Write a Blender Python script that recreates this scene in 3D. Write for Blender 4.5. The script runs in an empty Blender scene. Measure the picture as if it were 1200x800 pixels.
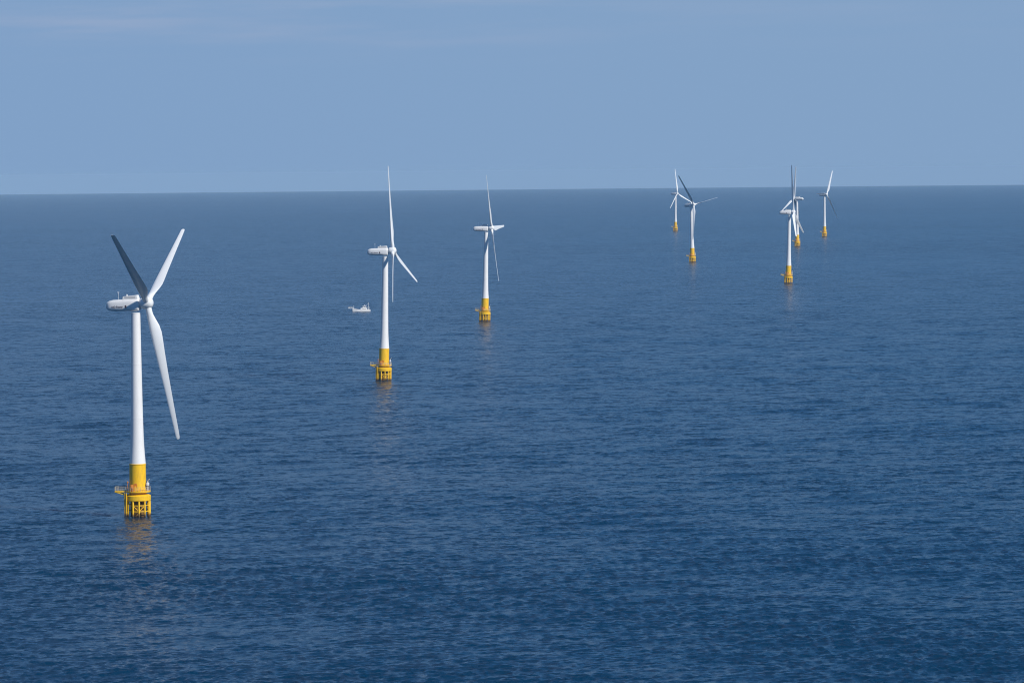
import bpy, bmesh, math, random
import numpy as np
from mathutils import Vector, Matrix

random.seed(7)
R = math.radians
scene = bpy.context.scene
COL = scene.collection
EARTH = 7.4e6                                     # earth radius with ordinary refraction, metres

# ------------------------------------------------------------------ camera
CAM_H, PITCH, ROLL, FOCAL = 97.82, 0.0473462, -0.0096030, 4.21132 * 1000 / 1200 * 36.0
cam_data = bpy.data.cameras.new('camera')
cam = bpy.data.objects.new('camera', cam_data)
COL.objects.link(cam)
fw = Vector((0, math.cos(PITCH), -math.sin(PITCH)))
rt0 = Vector((1, 0, 0)); up0 = Vector((0, math.sin(PITCH), math.cos(PITCH)))
rt = rt0 * math.cos(ROLL) + up0 * math.sin(ROLL)
up = up0 * math.cos(ROLL) - rt0 * math.sin(ROLL)
cam.matrix_world = Matrix(((rt.x, up.x, -fw.x, 0), (rt.y, up.y, -fw.y, 0),
                           (rt.z, up.z, -fw.z, CAM_H), (0, 0, 0, 1)))
cam_data.sensor_width = 36.0
cam_data.lens = FOCAL
cam_data.clip_start = 1.0
cam_data.clip_end = 200000.0
scene.camera = cam

# ------------------------------------------------------------------ sun + sky
SUN_EL, SUN_AZ = R(36), R(51)                     # azimuth: to the right of straight behind the camera
sun_dir = Vector((math.sin(SUN_AZ) * math.cos(SUN_EL), -math.cos(SUN_AZ) * math.cos(SUN_EL), math.sin(SUN_EL)))
sd = bpy.data.lights.new('sun', 'SUN')
sd.energy = 4.5
sd.angle = R(0.53)
sd.color = (1.0, 0.95, 0.87)
sun = bpy.data.objects.new('sun', sd)
COL.objects.link(sun)
sun.rotation_euler = (-sun_dir).to_track_quat('-Z', 'Y').to_euler()
sun.location = (600, 300, 500)

world = bpy.data.worlds.new('World')
scene.world = world
world.use_nodes = True
wn = world.node_tree.nodes; wl = world.node_tree.links
wn.clear()

def wmath(op, a, b=None, c=None):
    n = wn.new('ShaderNodeMath'); n.operation = op
    for i, v in enumerate((a, b, c)):
        if v is None: continue
        if isinstance(v, (int, float)): n.inputs[i].default_value = v
        else: wl.new(v, n.inputs[i])
    return n.outputs[0]

sky = wn.new('ShaderNodeTexSky')
sky.sky_type = 'NISHITA'
sky.sun_disc = False
sky.sun_elevation = SUN_EL
sky.sun_rotation = math.atan2(sun_dir.x, sun_dir.y)
sky.altitude = 100
sky.air_density = 1.0
sky.dust_density = 0.2
sky.ozone_density = 1.5
tint = wn.new('ShaderNodeMix'); tint.data_type = 'RGBA'; tint.blend_type = 'MULTIPLY'
tint.inputs['Factor'].default_value = 1.0
wl.new(sky.outputs[0], tint.inputs[6])
tint.inputs[7].default_value = (0.165, 0.515, 0.89, 1)
# thin high streaks of cloud low in the north-west, defined by direction
tc = wn.new('ShaderNodeTexCoord')
sep = wn.new('ShaderNodeSeparateXYZ')
wl.new(tc.outputs['Generated'], sep.inputs[0])
az = wmath('ARCTAN2', sep.outputs[0], sep.outputs[1])
el = wmath('ARCSINE', sep.outputs[2])
cmb = wn.new('ShaderNodeCombineXYZ')
wl.new(wmath('MULTIPLY', az, 11.0), cmb.inputs[0])
wl.new(wmath('MULTIPLY', wmath('ADD', el, wmath('MULTIPLY', az, -0.012)), 130.0), cmb.inputs[1])
nz = wn.new('ShaderNodeTexNoise'); nz.inputs['Scale'].default_value = 1.0
nz.inputs['Detail'].default_value = 5.0; nz.inputs['Roughness'].default_value = 0.55
wl.new(cmb.outputs[0], nz.inputs['Vector'])
st = wn.new('ShaderNodeMapRange'); st.interpolation_type = 'SMOOTHSTEP'
wl.new(nz.outputs[0], st.inputs[0]); st.inputs[1].default_value = 0.38; st.inputs[2].default_value = 0.75
band = wn.new('ShaderNodeMapRange'); band.interpolation_type = 'SMOOTHSTEP'
wl.new(el, band.inputs[0]); band.inputs[1].default_value = 0.028; band.inputs[2].default_value = 0.043
cl_side = wn.new('ShaderNodeMapRange'); cl_side.interpolation_type = 'SMOOTHSTEP'
wl.new(az, cl_side.inputs[0]); cl_side.inputs[1].default_value = -0.03; cl_side.inputs[2].default_value = 0.06
cl_side.inputs[3].default_value = 0.80; cl_side.inputs[4].default_value = 0.22
cloud_f = wmath('MULTIPLY', wmath('MULTIPLY', st.outputs[0], band.outputs[0]), cl_side.outputs[0])
cl = wn.new('ShaderNodeMix'); cl.data_type = 'RGBA'; cl.blend_type = 'MIX'
wl.new(cloud_f, cl.inputs['Factor'])
# the hazy belt of air that levels the colour of the lowest sky
belt = wn.new('ShaderNodeMapRange'); belt.interpolation_type = 'SMOOTHSTEP'
wl.new(el, belt.inputs[0]); belt.inputs[1].default_value = 0.04; belt.inputs[2].default_value = 0.15
belt.inputs[3].default_value = 1.0; belt.inputs[4].default_value = 0.0
hz = wn.new('ShaderNodeMix'); hz.data_type = 'RGBA'; hz.blend_type = 'MIX'
wl.new(belt.outputs[0], hz.inputs['Factor'])
wl.new(tint.outputs[2], hz.inputs[6])
side_f = wn.new('ShaderNodeMapRange'); side_f.interpolation_type = 'SMOOTHSTEP'
wl.new(az, side_f.inputs[0]); side_f.inputs[1].default_value = -0.16; side_f.inputs[2].default_value = 0.10
sidemix = wn.new('ShaderNodeMix'); sidemix.data_type = 'RGBA'
wl.new(side_f.outputs[0], sidemix.inputs['Factor'])
sidemix.inputs[6].default_value = (2.20, 3.56, 5.72, 1)
sidemix.inputs[7].default_value = (2.28, 3.62, 5.66, 1)
wl.new(sidemix.outputs[2], hz.inputs[7])
wl.new(hz.outputs[2], cl.inputs[6])
cl.inputs[7].default_value = (3.15, 4.05, 5.85, 1)
bg = wn.new('ShaderNodeBackground'); bg.inputs[1].default_value = 0.10
wl.new(cl.outputs[2], bg.inputs[0])
out = wn.new('ShaderNodeOutputWorld')
wl.new(bg.outputs[0], out.inputs[0])

scene.view_settings.view_transform = 'Standard'
scene.view_settings.look = 'None'
scene.view_settings.gamma = 1.0
scene.view_settings.exposure = 0.0
scene.cycles.use_denoising = True
scene.cycles.denoiser = 'OPENIMAGEDENOISE'
scene.cycles.denoising_input_passes = 'RGB_ALBEDO_NORMAL'
scene.cycles.denoising_prefilter = 'ACCURATE'
scene.cycles.filter_width = 1.1
scene.cycles.max_bounces = 6
scene.cycles.volume_bounces = 0
scene.cycles.caustics_reflective = False
scene.cycles.caustics_refractive = False

# ------------------------------------------------------------------ materials
def mat(name, color, rough=0.5, metallic=0.0, stain=None, stain_amt=0.0, stain_scale=0.3, spec=0.5):
    m = bpy.data.materials.new(name); m.use_nodes = True
    nt = m.node_tree; b = nt.nodes['Principled BSDF']
    b.inputs['Roughness'].default_value = rough
    b.inputs['Metallic'].default_value = metallic
    b.inputs['Specular IOR Level'].default_value = spec
    b.inputs['Base Color'].default_value = (*color, 1)
    if stain:
        t = nt.nodes.new('ShaderNodeTexCoord')
        mp = nt.nodes.new('ShaderNodeMapping'); mp.inputs['Scale'].default_value = (stain_scale * 4, stain_scale * 4, stain_scale)
        n = nt.nodes.new('ShaderNodeTexNoise'); n.inputs['Scale'].default_value = 1.0
        n.inputs['Detail'].default_value = 6.0; n.inputs['Roughness'].default_value = 0.65
        r = nt.nodes.new('ShaderNodeMapRange'); r.inputs[1].default_value = 0.45; r.inputs[2].default_value = 0.8
        r.inputs[4].default_value = stain_amt
        x = nt.nodes.new('ShaderNodeMix'); x.data_type = 'RGBA'
        x.inputs[6].default_value = (*color, 1); x.inputs[7].default_value = (*stain, 1)
        L = nt.links
        L.new(t.outputs['Object'], mp.inputs[0]); L.new(mp.outputs[0], n.inputs['Vector'])
        L.new(n.outputs[0], r.inputs[0]); L.new(r.outputs[0], x.inputs['Factor'])
        L.new(x.outputs[2], b.inputs['Base Color'])
    return m

M_WHITE = mat('white_paint', (0.78, 0.78, 0.77), 0.38, stain=(0.60, 0.60, 0.56), stain_amt=0.35)
M_BLADE = mat('blade_gelcoat', (0.77, 0.79, 0.79), 0.30, stain=(0.66, 0.67, 0.66), stain_amt=0.3, stain_scale=0.2)
M_YELLOW = mat('yellow_paint', (0.88, 0.525, 0.012), 0.42, stain=(0.55, 0.27, 0.02), stain_amt=0.6, stain_scale=0.5)
M_CORE_SHADE = mat('core_shade_brown', (0.20, 0.105, 0.02), 0.75, stain=(0.06, 0.04, 0.02), stain_amt=0.9, stain_scale=0.8)  # central pile: shade in the gaps between piles painted as dark brown
M_RAIL = mat('galvanised_rail', (0.50, 0.46, 0.36), 0.5, metallic=0.3)
M_GREY = mat('grey_steel', (0.28, 0.29, 0.30), 0.5, metallic=0.2)
M_DARK = mat('dark_opening', (0.03, 0.03, 0.032), 0.6)
M_TEXT = mat('dark_lettering', (0.07, 0.05, 0.06), 0.5)
M_RED = mat('red_lamp_glass', (0.45, 0.03, 0.02), 0.3)
M_ORANGE = mat('orange_plastic', (0.65, 0.22, 0.03), 0.5)
M_HULL = mat('white_hull_paint', (0.86, 0.86, 0.85), 0.3, stain=(0.6, 0.56, 0.5), stain_amt=0.35, stain_scale=0.6)
M_ANTIFOUL = mat('blue_bottom_paint', (0.03, 0.08, 0.16), 0.5)
M_GLASS = mat('dark_window_glass', (0.02, 0.03, 0.04), 0.08)
M_DECK = mat('deck_paint', (0.38, 0.40, 0.38), 0.6)

# yellow piles carry a dark wet band of growth up to a wandering tide line
def splash_mat():
    m = bpy.data.materials.new('yellow_paint_with_tide_band'); m.use_nodes = True
    nt = m.node_tree; b = nt.nodes['Principled BSDF']; b.inputs['Roughness'].default_value = 0.5
    L = nt.links
    t = nt.nodes.new('ShaderNodeTexCoord'); s = nt.nodes.new('ShaderNodeSeparateXYZ')
    n = nt.nodes.new('ShaderNodeTexNoise'); n.inputs['Scale'].default_value = 1.3; n.inputs['Detail'].default_value = 5
    L.new(t.outputs['Object'], s.inputs[0]); L.new(t.outputs['Object'], n.inputs['Vector'])
    a = nt.nodes.new('ShaderNodeMath'); a.operation = 'MULTIPLY_ADD'
    L.new(n.outputs[0], a.inputs[0]); a.inputs[1].default_value = 1.3; L.new(s.outputs[2], a.inputs[2])
    r = nt.nodes.new('ShaderNodeValToRGB')
    r.color_ramp.elements[0].position = 0.18; r.color_ramp.elements[0].color = (0.035, 0.03, 0.02, 1)
    r.color_ramp.elements[1].position = 0.52; r.color_ramp.elements[1].color = (0.87, 0.51, 0.012, 1)
    e = r.color_ramp.elements.new(0.31); e.color = (0.20, 0.10, 0.02, 1)
    mr = nt.nodes.new('ShaderNodeMapRange'); mr.inputs[1].default_value = 0.0; mr.inputs[2].default_value = 4.0
    L.new(a.outputs[0], mr.inputs[0]); L.new(mr.outputs[0], r.inputs[0]); L.new(r.outputs[0], b.inputs['Base Color'])
    return m
M_SPLASH = splash_mat()

# ------------------------------------------------------------------ mesh helpers
def obj(name, bm, m, parent=None, smooth=True, angle=35):
    me = bpy.data.meshes.new(name)
    bmesh.ops.recalc_face_normals(bm, faces=bm.faces[:])
    if smooth:
        for e in bm.edges:
            if len(e.link_faces) == 2 and e.calc_face_angle(0) > R(angle):
                e.smooth = False
        for f in bm.faces: f.smooth = True
    bm.to_mesh(me); bm.free()
    me.materials.append(m)
    o = bpy.data.objects.new(name, me); COL.objects.link(o)
    o.parent = parent
    return o

def empty(name, loc, label, cat, group=None):
    o = bpy.data.objects.new(name, None); COL.objects.link(o)
    o.empty_display_size = 2
    o.location = loc; o['label'] = label; o['category'] = cat
    if group: o['group'] = group
    return o

def ring(bm, pts): return [bm.verts.new(p) for p in pts]

def bridge(bm, a, b):
    n = len(a)
    for i in range(n):
        bm.faces.new((a[i], a[(i + 1) % n], b[(i + 1) % n], b[i]))

def add_lathe(bm, prof, n=48, cx=0, cy=0, cap=True):
    rings = [ring(bm, [(cx + r * math.cos(2 * math.pi * i / n), cy + r * math.sin(2 * math.pi * i / n), z) for i in range(n)]) for r, z in prof]
    for a, b in zip(rings, rings[1:]): bridge(bm, a, b)
    if cap:
        bm.faces.new(rings[0][::-1]); bm.faces.new(rings[-1])

def add_tube(bm, a, b, r, n=10, r2=None):
    a = Vector(a); b = Vector(b); d = (b - a).normalized()
    u = d.orthogonal().normalized(); w = d.cross(u)
    r2 = r if r2 is None else r2
    A = ring(bm, [a + (u * math.cos(t) + w * math.sin(t)) * r for t in [2 * math.pi * i / n for i in range(n)]])
    B = ring(bm, [b + (u * math.cos(t) + w * math.sin(t)) * r2 for t in [2 * math.pi * i / n for i in range(n)]])
    bridge(bm, A, B); bm.faces.new(A[::-1]); bm.faces.new(B)

def add_box(bm, x0, x1, y0, y1, z0, z1, bev=0.0):
    vs = [bm.verts.new((x, y, z)) for x in (x0, x1) for y in (y0, y1) for z in (z0, z1)]
    fs = [(0, 1, 3, 2), (4, 6, 7, 5), (0, 4, 5, 1), (2, 3, 7, 6), (0, 2, 6, 4), (1, 5, 7, 3)]
    faces = [bm.faces.new([vs[i] for i in f]) for f in fs]
    if bev:
        es = {e for f in faces for e in f.edges}
        bmesh.ops.bevel(bm, geom=list(es), offset=bev, segments=2, affect='EDGES', profile=0.5)

# ------------------------------------------------------------------ sea: one spherical sheet with real waves
def build_sea():
    rng = np.random.default_rng(11)
    half = R(15.5); step = R(0.0225)
    fine = np.arange(-half, half + step * 0.5, step)
    coarse = np.arange(half + R(1.5), 2 * math.pi - half - R(0.7), R(1.5))
    th = np.concatenate([fine, coarse]); nf = len(fine); nc = len(th)
    al = np.arange(CAM_H / 470.0, CAM_H / 4200.0, -1.15e-4)
    rf = CAM_H / al
    near = np.array([2, 20, 60, 120, 200, 290, 370, 430], float)
    far = rf[-1] * 1.045 ** np.arange(1, 56)
    far = far[far < 43500]
    r = np.concatenate([near, rf, far]); nr = len(r)
    dr = np.gradient(r)
    rowon = np.clip((r - 470) / 30, 0, 1) * (r < 4300)
    X = r[:, None] * np.sin(th)[None]; Y = r[:, None] * np.cos(th)[None]
    Z = np.repeat((-(r * r) / (2 * EARTH))[:, None], nc, 1)
    edge = np.clip((half - np.abs(fine)) / R(1.0), 0, 1)
    DX = np.zeros((nr, nf)); DY = np.zeros((nr, nf)); DZ = np.zeros((nr, nf))
    # wave groups: slow noise that makes some patches livelier than others
    xf, yf = X[:, :nf], Y[:, :nf]
    grp = np.zeros((nr, nf))
    for _ in range(7):
        a = rng.uniform(0, 2 * math.pi); L = rng.uniform(60, 260); p = rng.uniform(0, 6.28)
        grp += np.sin((xf * math.cos(a) + yf * math.sin(a)) * 2 * math.pi / L + p)
    grp = 1 + 0.10 * grp
    N = 170
    lam = np.exp(rng.uniform(math.log(0.95), math.log(4.6), N)); lam[:34] = np.exp(rng.uniform(math.log(8), math.log(30), 34))
    mean = R(WAVE_DIR)
    ang = mean + rng.normal(0, R(38), N) * np.where(lam > 7.9, 0.5, 1.0)
    slope = SEA_SLOPE * math.sqrt(2.0 / N) * np.where(lam > 7.9, 0.38, 1.05)
    for k in range(N):
        kk = 2 * math.pi / lam[k]; cx, cy = math.cos(ang[k]), math.sin(ang[k])
        lr = lam[k] / max(abs(cy), 0.15)
        f = np.clip((lr / dr - 2.2) / 2.5, 0, 1); f = f * f * (3 - 2 * f) * rowon
        on = f > 0
        if not on.any(): continue
        i0, i1 = np.argmax(on), nr - np.argmax(on[::-1])
        ph = (xf[i0:i1] * cx + yf[i0:i1] * cy) * kk + rng.uniform(0, 6.28)
        A = (slope[k] / kk) * f[i0:i1, None]
        c = np.cos(ph); s = np.sin(ph)
        DZ[i0:i1] += A * c
        DX[i0:i1] -= A * 0.8 * cx * s; DY[i0:i1] -= A * 0.8 * cy * s
    w = edge[None] * grp
    X[:, :nf] += DX * w; Y[:, :nf] += DY * w; Z[:, :nf] += DZ * w
    co = np.empty((nr * nc + 1, 3), np.float32)
    co[:-1, 0] = X.ravel(); co[:-1, 1] = Y.ravel(); co[:-1, 2] = Z.ravel(); co[-1] = 0
    i = np.arange(nr - 1)[:, None]; j = np.arange(nc)[None]; j2 = (j + 1) % nc
    q = np.stack([i * nc + j, i * nc + j2, (i + 1) * nc + j2, (i + 1) * nc + j], -1).reshape(-1, 4)[:, ::-1]
    jj = np.arange(nc)
    tri = np.stack([np.full(nc, nr * nc), (jj + 1) % nc, jj], -1)
    loops = np.concatenate([q.ravel(), tri.ravel()]).astype(np.int32)
    starts = np.concatenate([np.arange(len(q)) * 4, len(q) * 4 + np.arange(nc) * 3]).astype(np.int32)
    me = bpy.data.meshes.new('sea')
    me.vertices.add(len(co)); me.vertices.foreach_set('co', co.ravel())
    me.loops.add(len(loops)); me.loops.foreach_set('vertex_index', loops)
    me.polygons.add(len(starts)); me.polygons.foreach_set('loop_start', starts)
    me.update(calc_edges=True); me.validate()
    o = bpy.data.objects.new('sea', me); COL.objects.link(o)
    o['kind'] = 'structure'; o['label'] = 'dark blue open sea with small wind waves'; o['category'] = 'sea'
    return o

WAVE_DIR = -68.0          # direction the waves run, degrees from +X
SEA_SLOPE = 0.28

def sea_material():
    m = bpy.data.materials.new('sea_water'); m.use_nodes = True
    nt = m.node_tree; L = nt.links; b = nt.nodes['Principled BSDF']
    b.inputs['Base Color'].default_value = (0.0005, 0.0265, 0.065, 1)
    b.inputs['IOR'].default_value = 1.333
    b.inputs['Specular IOR Level'].default_value = 0.5
    b.inputs['Roughness'].default_value = 0.23
    g = nt.nodes.new('ShaderNodeNewGeometry')
    def noise(scale, stretch, rot, detail, rough=0.55):      # stretch < 1 lengthens along x, > 1 along y
        mp = nt.nodes.new('ShaderNodeMapping')
        mp.inputs['Rotation'].default_value = (0, 0, rot)
        mp.inputs['Scale'].default_value = (scale * stretch, scale, scale)
        L.new(g.outputs['Position'], mp.inputs[0])
        n = nt.nodes.new('ShaderNodeTexNoise'); n.inputs['Scale'].default_value = 1.0
        n.inputs['Detail'].default_value = detail; n.inputs['Roughness'].default_value = rough
        L.new(mp.outputs[0], n.inputs['Vector'])
        return n
    def vm(op, a, b_=None, s=None):
        n = nt.nodes.new('ShaderNodeVectorMath'); n.operation = op
        L.new(a, n.inputs[0])
        if b_ is not None:
            if isinstance(b_, tuple): n.inputs[1].default_value = b_
            else: L.new(b_, n.inputs[1])
        if s is not None:
            if isinstance(s, (int, float)): n.inputs['Scale'].default_value = s
            else: L.new(s, n.inputs['Scale'])
        return n.outputs[0]
    # ripples and wavelets as slope fields (too small to carry in the mesh)
    n1 = noise(1 / 0.8, 0.7, R(20), 2.5)
    n2 = noise(1 / 2.4, 0.6, R(24), 2.5)
    s1 = vm('SCALE', vm('SUBTRACT', n1.outputs['Color'], (0.5, 0.5, 0.5)), s=RIPPLE1)
    s2 = vm('SCALE', vm('SUBTRACT', n2.outputs['Color'], (0.5, 0.5, 0.5)), s=RIPPLE2)
    n4 = noise(1 / 8.0, 0.55, R(14), 2.0)
    s4 = vm('SCALE', vm('SUBTRACT', n4.outputs['Color'], (0.5, 0.5, 0.5)), s=RIPPLE3)
    n5 = noise(1 / 20.0, 0.8, R(18), 3.0)
    s5 = vm('SCALE', vm('SUBTRACT', n5.outputs['Color'], (0.5, 0.5, 0.5)), s=RIPPLE4)
    s4 = vm('ADD', s4, s5)
    # slicks and gust lanes: how lively the ripples are, over hundreds of metres
    n3 = noise(1 / 650.0, 0.40, R(6), 5.0, 0.6)
    mr = nt.nodes.new('ShaderNodeMapRange'); mr.inputs[1].default_value = 0.3; mr.inputs[2].default_value = 0.7
    mr.inputs[3].default_value = 0.62; mr.inputs[4].default_value = 1.38
    L.new(n3.outputs[0], mr.inputs[0])
    s = vm('SCALE', vm('ADD', vm('ADD', s1, s2), s4), s=mr.outputs[0])
    s = vm('MULTIPLY', s, (1.0, 1.0, 0.0))
    nn = vm('NORMALIZE', vm('ADD', g.outputs['Normal'], s))
    L.new(nn, b.inputs['Normal'])
    return m

RIPPLE1, RIPPLE2, RIPPLE3, RIPPLE4 = 1.15, 1.5, 0.36, 0.46
sea = build_sea()
sea.data.materials.append(sea_material())

# ------------------------------------------------------------------ haze: the sea air itself
def build_haze():
    bm = bmesh.new(); add_box(bm, -46000, 46000, -46000, 46000, -150, 106)
    m = bpy.data.materials.new('sea_air'); m.use_nodes = True
    nt = m.node_tree; nt.nodes.clear()
    v = nt.nodes.new('ShaderNodeVolumePrincipled')
    v.inputs['Color'].default_value = (0.498, 0.733, 0.965, 1)
    v.inputs['Density'].default_value = HAZE
    v.inputs['Anisotropy'].default_value = -0.12
    o = nt.nodes.new('ShaderNodeOutputMaterial'); nt.links.new(v.outputs[0], o.inputs['Volume'])
    h = obj('haze', bm, m, smooth=False)
    h['kind'] = 'stuff'; h['label'] = 'thin blue haze over the far sea'; h['category'] = 'haze'
HAZE = 2.5e-5
build_haze()

# ------------------------------------------------------------------ wind turbine
HUB_Z, TILT, CONE, OVER, RB = 60.83, 0.13077, 0.08205, 3.55, 40.0

def blade_mesh():
    bm = bmesh.new(); n = 28
    # r, chord, leading-edge offset, thickness ratio, twist deg
    st_ = [(1.0, 1.75, .875, 1.0, 0), (2.6, 1.75, .875, 1.0, 0), (3.6, 1.85, .90, .85, 12), (5.0, 2.3, .95, .58, 13),
           (7.0, 2.95, .99, .40, 12.5), (9.0, 3.25, 1.0, .32, 11), (11.5, 3.08, .96, .28, 9), (15, 2.75, .88, .25, 7),
           (20, 2.35, .76, .22, 4.6), (25, 2.0, .64, .20, 3), (30, 1.68, .53, .18, 1.6), (35, 1.42, .45, .17, .6),
           (38, 1.24, .39, .16, .1), (39.3, 1.12, .36, .16, 0), (39.8, .92, .27, .16, 0), (40.0, .55, .12, .16, 0)]
    prev = None; first = None
    for r, c, le, t, tw in st_:
        pts = []
        circ = max(0.0, min(1.0, (t - 0.4) / 0.6))
        for i in range(n):
            a = 2 * math.pi * i / n
            xc = 0.5 - 0.5 * math.cos(a)                     # 0 at LE, 1 at TE
            yt = 5 * t * (0.2969 * math.sqrt(xc) - 0.126 * xc - 0.3516 * xc ** 2 + 0.2843 * xc ** 3 - 0.1036 * xc ** 4)
            ya = (yt if a <= math.pi else -0.72 * yt)
            yc = 0.5 * t * math.sin(a)
            y = ya * (1 - circ) + yc * circ
            x = xc * c - le; y *= c
            tr = -R(tw)
            pts.append((x * math.cos(tr) - y * math.sin(tr), x * math.sin(tr) + y * math.cos(tr), r))
        rg = ring(bm, pts)
        if prev: bridge(bm, prev, rg)
        else: first = rg
        prev = rg
    bm.faces.new(first[::-1]); bm.faces.new(prev)
    return bm

def nacelle_bm():
    bm = bmesh.new(); n = 40
    # x, half width, z bottom, z top  (x runs downwind, 0 = tower axis)
    st_ = [(-8.72, .35, -.35, .30), (-8.55, .85, -.85, .72), (-8.15, 1.22, -1.22, 1.08), (-7.5, 1.5, -1.5, 1.38), (-6.5, 1.64, -1.66, 1.56),
           (-4, 1.7, -1.72, 1.62), (-1.8, 1.7, -1.78, 1.66), (-1.2, 1.7, -1.95, 1.67), (.8, 1.68, -1.95, 1.70), (1.1, 1.6, -1.85, 1.62), (1.28, 1.4, -1.6, 1.42)]
    prev = None
    for x, w, zb, zt in st_:
        pts = []
        for i in range(n):
            a = 2 * math.pi * i / n; c, s = math.cos(a), math.sin(a)
            e = 0.60
            yy = w * math.copysign(abs(c) ** e, c)
            h = (zt - zb) / 2; zz = (zt + zb) / 2 + h * math.copysign(abs(s) ** e, s)
            pts.append((x, yy, zz))
        rg = ring(bm, pts)
        if prev: bridge(bm, prev, rg)
        else: bm.faces.new(rg[::-1])
        prev = rg
    bm.faces.new(prev)
    return bm

def text_bm(body, size, thick):
    cu = bpy.data.curves.new('lettering', 'FONT')
    cu.body = body; cu.size = size; cu.extrude = thick; cu.align_x = 'CENTER'; cu.align_y = 'CENTER'
    t = bpy.data.objects.new('lettering_source', cu); COL.objects.link(t)
    dg = bpy.context.evaluated_depsgraph_get()
    me = bpy.data.meshes.new_from_object(t.evaluated_get(dg))
    bm = bmesh.new(); bm.from_mesh(me)
    bpy.data.objects.remove(t); bpy.data.meshes.remove(me); bpy.data.curves.remove(cu)
    return bm

YAWED = {}
def make_turbine():
    root = empty('wind_turbine', (0, 0, 0), 'x', 'wind turbine', 'wind turbines standing in the sea')
    # foundation: solid cap on a bundle of fender piles round a central pile
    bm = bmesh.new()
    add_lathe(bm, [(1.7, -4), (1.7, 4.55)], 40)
    f = obj('foundation', bm, M_CORE_SHADE, root)
    bm = bmesh.new()
    add_lathe(bm, [(3.55, 4.55), (3.7, 4.7), (3.7, 6.0), (3.55, 6.15), (2.45, 6.55)], 48)
    obj('pile_cap', bm, M_YELLOW, root)
    NP = 12
    for k in range(NP):
        a = 2 * math.pi * (k + 0.35) / NP
        bm = bmesh.new()
        px, py = 3.35 * math.cos(a), 3.35 * math.sin(a)
        add_tube(bm, (px, py, -4), (px, py, 4.6), 0.29, 14)
        obj('pile', bm, M_SPLASH, f)
    bm = bmesh.new()
    for z in (1.6, 3.3):
        for k in range(24):
            a0, a1 = 2 * math.pi * k / 24, 2 * math.pi * (k + 1) / 24
            add_tube(bm, (3.35 * math.cos(a0), 3.35 * math.sin(a0), z), (3.35 * math.cos(a1), 3.35 * math.sin(a1), z), 0.13, 8)
    for k in range(NP):
        a = 2 * math.pi * (k + 0.35) / NP; b_ = 2 * math.pi * (k + 1.35) / NP
        if k % 3 != 1:
            z0, z1 = (1.6, 3.3) if k % 2 else (3.3, 1.6)
            add_tube(bm, (3.35 * math.cos(a), 3.35 * math.sin(a), z0), (3.35 * math.cos(b_), 3.35 * math.sin(b_), z1), 0.11, 8)
    obj('brace', bm, M_SPLASH, f)
    # boat landing: ladder between two fender tubes
    bm = bmesh.new()
    la = R(-148)
    ux, uy = math.cos(la), math.sin(la); tx, ty = -uy, ux
    for s in (-1, 1):
        add_tube(bm, (3.95 * ux + s * .55 * tx, 3.95 * uy + s * .55 * ty, -3), (3.95 * ux + s * .55 * tx, 3.95 * uy + s * .55 * ty, 6.9), 0.14, 10)
    for i in range(24):
        z = -0.8 + i * 0.32
        add_tube(bm, (3.95 * ux - .55 * tx, 3.95 * uy - .55 * ty, z), (3.95 * ux + .55 * tx, 3.95 * uy + .55 * ty, z), 0.03, 6)
    obj('ladder', bm, M_SPLASH, root)
    # yellow lower section
    bm = bmesh.new()
    add_lathe(bm, [(2.45, 6.4), (2.45, 7.9), (2.38, 9.5), (2.34, 14.9), (2.44, 14.95), (2.44, 15.15), (2.34, 15.2)], 56)
    tp = obj('transition_piece', bm, M_YELLOW, root)
    bm = bmesh.new()
    aa = R(-100)
    d = Vector((math.cos(aa), math.sin(aa), 0)); t_ = Vector((-d.y, d.x, 0))
    c0 = d * 2.37
    v = [bm.verts.new(c0 + t_ * x + Vector((0, 0, z)) + d * (0.07 - 0.10 * abs(x))) for x, z in ((-.45, 7.5), (.45, 7.5), (.45, 9.4), (.25, 9.65), (-.25, 9.65), (-.45, 9.4))]
    fc = bm.faces.new(v)
    r_ = bmesh.ops.extrude_face_region(bm, geom=[fc])
    for q in r_['geom']:
        if isinstance(q, bmesh.types.BMVert): q.co -= d * 0.15
    obj('door', bm, M_ORANGE, tp, smooth=False)
    # platform: ring walkway with a long landing deck to one side
    bm = bmesh.new()
    add_lathe(bm, [(2.52, 7.05), (3.65, 7.05), (3.65, 7.4), (2.52, 7.4), (2.52, 7.05)], 48, cap=False)
    add_box(bm, -6.5, -3.45, -1.5, 1.5, 7.06, 7.39, 0.03)
    for s in (-1, 1):
        add_tube(bm, (-6.2, s * 1.3, 7.1), (-2.4, s * 1.3, 5.9), 0.12, 8)
    pf = obj('platform', bm, M_YELLOW, root)
    bm = bmesh.new()
    path = [(-3.4, -1.45), (-6.45, -1.45), (-6.45, 1.45), (-3.4, 1.45)]
    a0 = math.atan2(1.45, -3.3); n = 26
    span = [a0 - i * (2 * a0) / n for i in range(n + 1)]
    pts = path + [(3.6 * math.cos(a), 3.6 * math.sin(a)) for a in span]
    dense = []
    for p, q in zip(pts, pts[1:] + pts[:1]):
        m_ = max(1, round(math.dist(p, q) / 0.85))
        for i in range(m_): dense.append((p[0] + (q[0] - p[0]) * i / m_, p[1] + (q[1] - p[1]) * i / m_))
    for i, p in enumerate(dense):
        q = dense[(i + 1) % len(dense)]
        add_tube(bm, (*p, 7.4), (*p, 8.55), 0.045, 6)
        for z in (7.95, 8.55): add_tube(bm, (*p, z), (*q, z), 0.045, 6)
    obj('railing', bm, M_RAIL, pf)
    # deck furniture
    bm = bmesh.new()
    add_box(bm, -1.75, -1.0, -3.1, -2.5, 7.4, 9.3, 0.05)
    obj('equipment_cabinet', bm, M_ORANGE, root)
    bm = bmesh.new()
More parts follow.
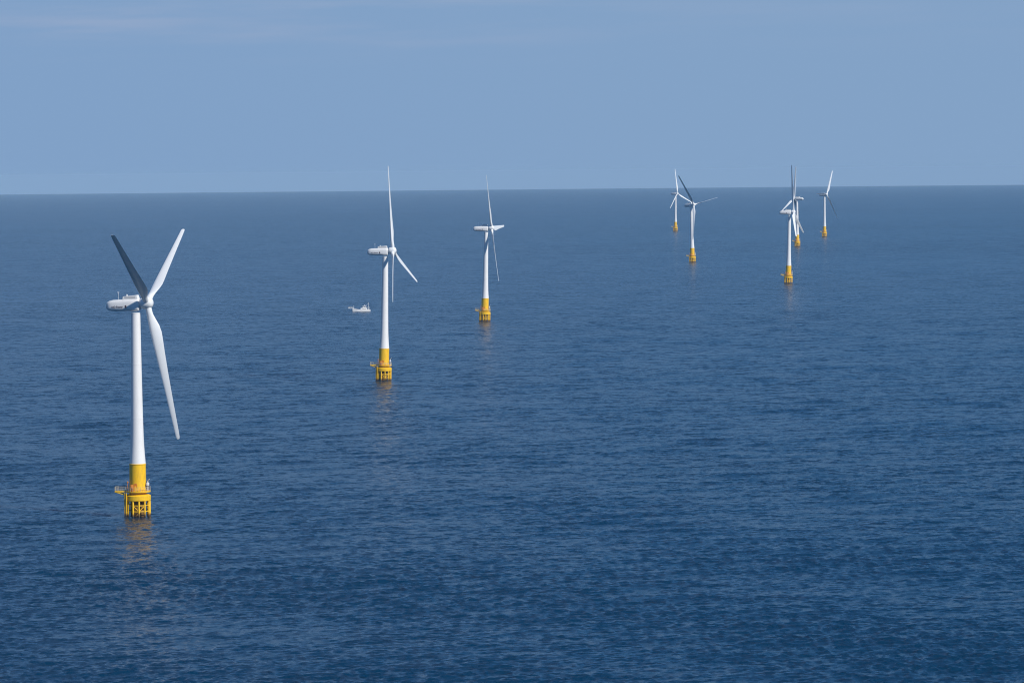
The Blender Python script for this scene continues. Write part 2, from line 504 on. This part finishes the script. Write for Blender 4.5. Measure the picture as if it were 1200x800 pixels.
    add_tube(bm, (2.95, -.9, 7.4), (2.95, -.9, 10.2), 0.16, 12)
    add_tube(bm, (2.95, -.9, 10.1), (3.5, -1.7, 10.9), 0.12, 10, 0.08)
    add_box(bm, 2.62, 3.35, -1.35, -.55, 8.9, 9.7, 0.05)
    obj('davit_crane', bm, M_WHITE, root)
    bm = bmesh.new()
    add_tube(bm, (-2.75, -1.5, 7.4), (-2.75, -1.5, 9.7), 0.07, 8)
    add_lathe(bm, [(0.16, 9.7), (0.22, 9.78), (0.22, 10.1), (0.1, 10.2)], 14, -2.75, -1.5)
    obj('navigation_light', bm, M_ORANGE, root)
    # tower
    prof = [(2.34, 15.2), (2.27, 16.2), (2.10, 18.2), (1.96, 20.5), (1.86, 23), (1.76, 27), (1.66, 33), (1.55, 41), (1.44, 49), (1.36, 56), (1.33, 58.45)]
    bm = bmesh.new(); add_lathe(bm, prof, 56)
    tw = obj('tower', bm, M_WHITE, root)
    for r0, z in ((1.745, 28), (1.52, 43.5), (1.338, 58.2)):
        bm = bmesh.new()
        add_lathe(bm, [(r0, z), (r0 + .03, z + .03), (r0 + .03, z + .17), (r0, z + .2)], 48, cap=False)
        obj('flange', bm, M_WHITE, tw)
    # yawed head
    bm = nacelle_bm(); nc = obj('nacelle', bm, M_WHITE, root, angle=40)
    bm = bmesh.new()
    prof = [(-3.45, 1.15, 0.95), (-3.3, 1.2, 1.05), (.75, 1.2, 1.1), (.95, 1.1, .85)]
    vs = []
    pts_lo = [(-3.5, -1.15), (1.05, -1.15), (1.05, 1.15), (-3.5, 1.15)]
    pts_hi = [(-3.35, -1.05), (.8, -1.05), (.8, 1.05), (-3.35, 1.05)]
    lo = ring(bm, [(x, y, 1.55) for x, y in pts_lo]); hi = ring(bm, [(x, y, 2.62 + .05 * x) for x, y in pts_hi])
    bridge(bm, lo, hi); bm.faces.new(lo[::-1]); bm.faces.new(hi)
    bmesh.ops.bevel(bm, geom=bm.edges[:], offset=0.07, segments=2, affect='EDGES')
    hs = obj('cooler_housing', bm, M_WHITE, nc, angle=50)
    for s in (-1, 1):
        bm = bmesh.new()
        for i in range(5):
            z = 1.82 + .11 * i
            y = s * (1.15 - .1 * (z - 1.55) / 1.0 + .012)
            add_box(bm, -2.9, .4, min(y, y - s * .05), max(y, y - s * .05), z, z + .05)
        obj('louvre', bm, M_GREY, hs, smooth=False)
    bm = bmesh.new()
    add_tube(bm, (-4.9, 0, 1.5), (-4.9, 0, 3.7), .045, 8, .03)
    add_tube(bm, (-4.9, -.5, 3.4), (-4.9, .5, 3.4), .025, 8)
    for s in (-1, 1):
        add_tube(bm, (-4.9, s * .5, 3.35), (-4.9, s * .5, 3.7), .025, 8)
        add_lathe(bm, [(.06, 3.7), (.08, 3.75), (.03, 3.85)], 10, -4.9, s * .5)
    obj('wind_mast', bm, M_WHITE, nc)
    bm = bmesh.new()
    add_lathe(bm, [(.16, 2.45), (.2, 2.55), (.2, 2.9), (.1, 3.0)], 14, -2.4, 0)
    obj('warning_light', bm, M_WHITE, nc)
    bm = text_bm('HQ Power', 0.92, 0.015)
    for vtx in bm.verts: vtx.co.x *= 0.82
    be = bmesh.new(); add_box(be, 2.25, 2.72, -.38, .42, -.02, .012)
    for s in (-1, 1):
        for nm, src in (('lettering', bm), ('emblem', be)):
            b2 = src.copy()
            for vtx in b2.verts:
                x, y, z = vtx.co
                vtx.co = (-4.95 - s * x, s * (1.712 + z), -.52 + y)
            obj(nm, b2, M_TEXT, nc, smooth=False)
    bm.free(); be.free()
    # hub: spinner built along +Z, laid onto the rotor axis later
    bm = bmesh.new()
    add_lathe(bm, [(1.0, -2.35), (1.0, -1.66), (1.5, -1.62), (1.62, -1.45), (1.72, -.8), (1.74, 0), (1.68, .55), (1.5, 1.05), (1.18, 1.42), (.7, 1.66), (.25, 1.74)], 44)
    hb = obj('hub', bm, M_BLADE, root)
    bm = blade_mesh()
    bl = obj('blade', bm, M_BLADE, root, angle=60)
    for k in range(2):
        c = bl.copy(); COL.objects.link(c)
    return root

def children(o): return [c for c in COL.objects if c.parent == o]
def copy_tree(o, parent=None):
    c = o.copy(); COL.objects.link(c); c.parent = parent
    for ch in children(o): copy_tree(ch, c)
    return c

def pose(root, x, y, yaw, az, lean, pitch):
    z = -(x * x + y * y) / (2 * EARTH)
    root.location = (x, y, z)
    root.rotation_euler = (0, lean, 0)
    a0 = Vector((math.cos(yaw), math.sin(yaw), 0)); side = Vector((-math.sin(yaw), math.cos(yaw), 0)); upv = Vector((0, 0, 1))
    a = a0 * math.cos(TILT) + upv * math.sin(TILT); v = upv * math.cos(TILT) - a0 * math.sin(TILT)
    top = Vector((0, 0, HUB_Z)); hubp = top + a * OVER
    def M(X, Y, Z, p): return Matrix(((X.x, Y.x, Z.x, p.x), (X.y, Y.y, Z.y, p.y), (X.z, Y.z, Z.z, p.z), (0, 0, 0, 1)))
    k = 0
    for ch in children(root):
        kind = ch.name.split('.')[0]
        if kind == 'nacelle':
            tl = 0.045
            X = a0 * math.cos(tl) + upv * math.sin(tl); Z = upv * math.cos(tl) - a0 * math.sin(tl)
            ch.matrix_local = M(X, side, Z, top)
        elif kind == 'hub':
            ch.matrix_local = M(v, a.cross(v), a, hubp)
        elif kind == 'blade':
            th = az + k * 2 * math.pi / 3; k += 1
            d = v * math.cos(th) + side * math.sin(th)
            t = v * math.sin(th) - side * math.cos(th)
            dc = d * math.cos(CONE) + a * math.sin(CONE); ac = a * math.cos(CONE) - d * math.sin(CONE)
            LE = t * math.cos(pitch) - ac * math.sin(pitch)
            X = -LE; Y = dc.cross(X)
            ch.matrix_local = M(X, Y, dc, hubp)

TURBINES = [
    # x, y, yaw, azimuth, lean, pitch, label
    (-107.81, 1028.39, -0.1966, -1.0546, 0.0017, 86, 'nearest and largest white wind turbine, far left, with one blade in dark shade'),
    (-60.63, 1691.49, -0.1521, -0.1125, 0.0238, 3, 'white wind turbine just right of the small white boat'),
    (-17.71, 2353.10, -0.1258, -0.5397, 0.0253, 2, 'third turbine from the left, one blade pointing level to the right like a cross'),
    (192.87, 3822.92, -0.6907, -0.6826, -0.0167, 86, 'turbine with a dark upper left blade and a thin white blade reaching right'),
    (237.48, 3081.48, -0.1748, -0.0345, 0.0219, -48, 'larger front turbine of the overlapping pair on the right, upright blade'),
    (363.06, 4557.80, 2.7037, -0.0498, -0.0035, 86, 'smaller rear turbine partly hidden behind the larger one on the right'),
    (454.78, 5215.19, -0.5510, 0.5421, 0.0062, 60, 'rightmost small distant turbine with one white blade raised up to the right'),
    (266.87, 5832.77, -0.6058, -0.1286, 0.0131, 8, 'farthest small turbine with three pale blades spread in a Y'),
]
proto = make_turbine()
roots = [proto]
for spec in TURBINES[1:]:
    roots.append(copy_tree(proto))
for o, spec in zip(roots, TURBINES):
    x, y, yaw, azm, lean, pt, lab = spec
    o['label'] = lab
    pose(o, x, y, yaw, azm, lean, R(pt))

# ------------------------------------------------------------------ fishing boat
def boat():
    x, y = -106.5, 2545.0
    root = empty('fishing_boat', (x, y, -(x * x + y * y) / (2 * EARTH)), 'small white fishing boat with a long bow pulpit, left of a turbine tower', 'boat')
    root.rotation_euler = (0, R(-0.5), R(199))      # bow points left in the picture
    # hull: stations from stern (-6) to bow (6.3); x forward
    bm = bmesh.new()
    st_ = [(-6.2, 1.55, 1.35), (-5, 1.7, 1.3), (-2.5, 1.85, 1.25), (0, 1.9, 1.3), (2.5, 1.7, 1.5), (4.5, 1.15, 1.85), (5.8, .5, 2.15), (6.6, .06, 2.35)]
    prev = None
    for sx, w, h in st_:
        k = 1 if sx < 5 else 0.8
        pts = [(sx, w, h), (sx - .02, w * .96, h * .6), (sx - .1, w * .86, .15), (sx - .25, w * .7 * k, -.35), (sx - .3, w * .25, -.6), (sx - .3, -w * .25, -.6), (sx - .25, -w * .7 * k, -.35), (sx - .1, -w * .86, .15), (sx - .02, -w * .96, h * .6), (sx, -w, h),
               (sx, -w + .12 * min(1, w), h), (sx, -w * .8, h - .35 * min(1, w)), (sx, w * .8, h - .35 * min(1, w)), (sx, w - .12 * min(1, w), h)]
        rg = ring(bm, pts)
        if prev: bridge(bm, prev, rg)
        else: bm.faces.new(rg[::-1])
        prev = rg
    bm.faces.new(prev)
    hl = obj('hull', bm, M_HULL, root, angle=40)
    bm = bmesh.new()
    for s in (-1, 1):
        add_tube(bm, (-6.1, s * 1.6, .95), (0, s * 1.93, .95), .07, 6); add_tube(bm, (0, s * 1.93, .95), (4.6, s * 1.14, 1.4), .07, 6)
    obj('rub_rail', bm, M_GREY, hl)
    bm = bmesh.new()
    add_box(bm, 5.6, 9.6, -.4, .4, 2.18, 2.42, .03)
    add_box(bm, 8.6, 9.8, -.55, .55, 2.42, 2.6, .03)
    obj('bow_pulpit', bm, M_HULL, root)
    bm = bmesh.new()
    for px in (6.4, 7.4, 8.5, 9.6):
        for s in (-1, 1): add_tube(bm, (px, s * .33, 2.4), (px, s * .33, 3.2), .035, 6)
    for s in (-1, 1): add_tube(bm, (6.4, s * .33, 3.2), (9.6, s * .33, 3.2), .035, 6)
    obj('pulpit_rail', bm, M_RAIL, root)
    bm = bmesh.new(); add_tube(bm, (5.6, 0, 1.9), (5.6, 0, 4.2), .12, 10, .08)
    obj('bow_post', bm, M_HULL, root)
    bm = bmesh.new()
    lo = ring(bm, [(-3.6, -1.25, 1.1), (.6, -1.25, 1.1), (.6, 1.25, 1.1), (-3.6, 1.25, 1.1)])
    hi = ring(bm, [(-3.6, -1.2, 2.5), (.3, -1.2, 2.5), (.3, 1.2, 2.5), (-3.6, 1.2, 2.5)])
    bridge(bm, lo, hi); bm.faces.new(lo[::-1]); bm.faces.new(hi)
    bmesh.ops.bevel(bm, geom=bm.edges[:], offset=.08, segments=2, affect='EDGES')
    cb = obj('cabin', bm, M_HULL, root, angle=50)
    bm = bmesh.new()
    lo = ring(bm, [(-3.1, -1.0, 2.5), (-.6, -1.0, 2.5), (-.6, 1.0, 2.5), (-3.1, 1.0, 2.5)])
    hi = ring(bm, [(-3.1, -.95, 3.75), (-1.0, -.95, 3.75), (-1.0, .95, 3.75), (-3.1, .95, 3.75)])
    bridge(bm, lo, hi); bm.faces.new(lo[::-1]); bm.faces.new(hi)
    bmesh.ops.bevel(bm, geom=bm.edges[:], offset=.06, segments=2, affect='EDGES')
    wh = obj('wheelhouse', bm, M_HULL, root, angle=50)
    bm = bmesh.new(); add_box(bm, -3.4, -.7, -1.15, 1.15, 3.77, 3.88, .03)
    obj('wheelhouse_roof', bm, M_HULL, root)
    for s in (-1, 1):
        bm = bmesh.new(); add_box(bm, -2.9, -1.15, min(s * .96, s * 1.02), max(s * .96, s * 1.02), 3.0, 3.5)
        obj('window', bm, M_GLASS, wh, smooth=False)
        bm = bmesh.new(); add_box(bm, -3.2, -.2, min(s * 1.2, s * 1.275), max(s * 1.2, s * 1.275), 1.75, 2.2)
        obj('window', bm, M_GLASS, cb, smooth=False)
    bm = bmesh.new(); add_box(bm, -.86, -.74, -.8, .8, 3.0, 3.5)
    obj('windscreen', bm, M_GLASS, wh, smooth=False)
    bm = bmesh.new()
    add_tube(bm, (-5.3, 0, 1.0), (-5.3, 0, 6.3), .11, 10, .06)
    add_tube(bm, (-5.3, -.9, 5.2), (-5.3, .9, 5.2), .05, 8)
    add_tube(bm, (-5.3, 0, 5.8), (-3.4, 0, 3.95), .03, 6)
    obj('mast', bm, M_HULL, root)
    bm = bmesh.new()
    add_tube(bm, (-2.4, 0, 3.85), (-2.4, 0, 4.9), .06, 8)
    add_box(bm, -2.7, -2.1, -.7, .7, 4.45, 4.62, .05)
    obj('radar', bm, M_HULL, root)
    bm = bmesh.new()
    for px in (-5.6, -4.2): 
        for s in (-1, 1): add_tube(bm, (px, s * 1.4, 1.2), (px, s * 1.4, 2.75), .05, 6)
    add_box(bm, -5.9, -3.7, -1.6, 1.6, 2.75, 2.85, .02)
    obj('awning', bm, M_HULL, root)
boat()

# remaining blades of the turbine that is far away need no change; every turbine stands on the sheet
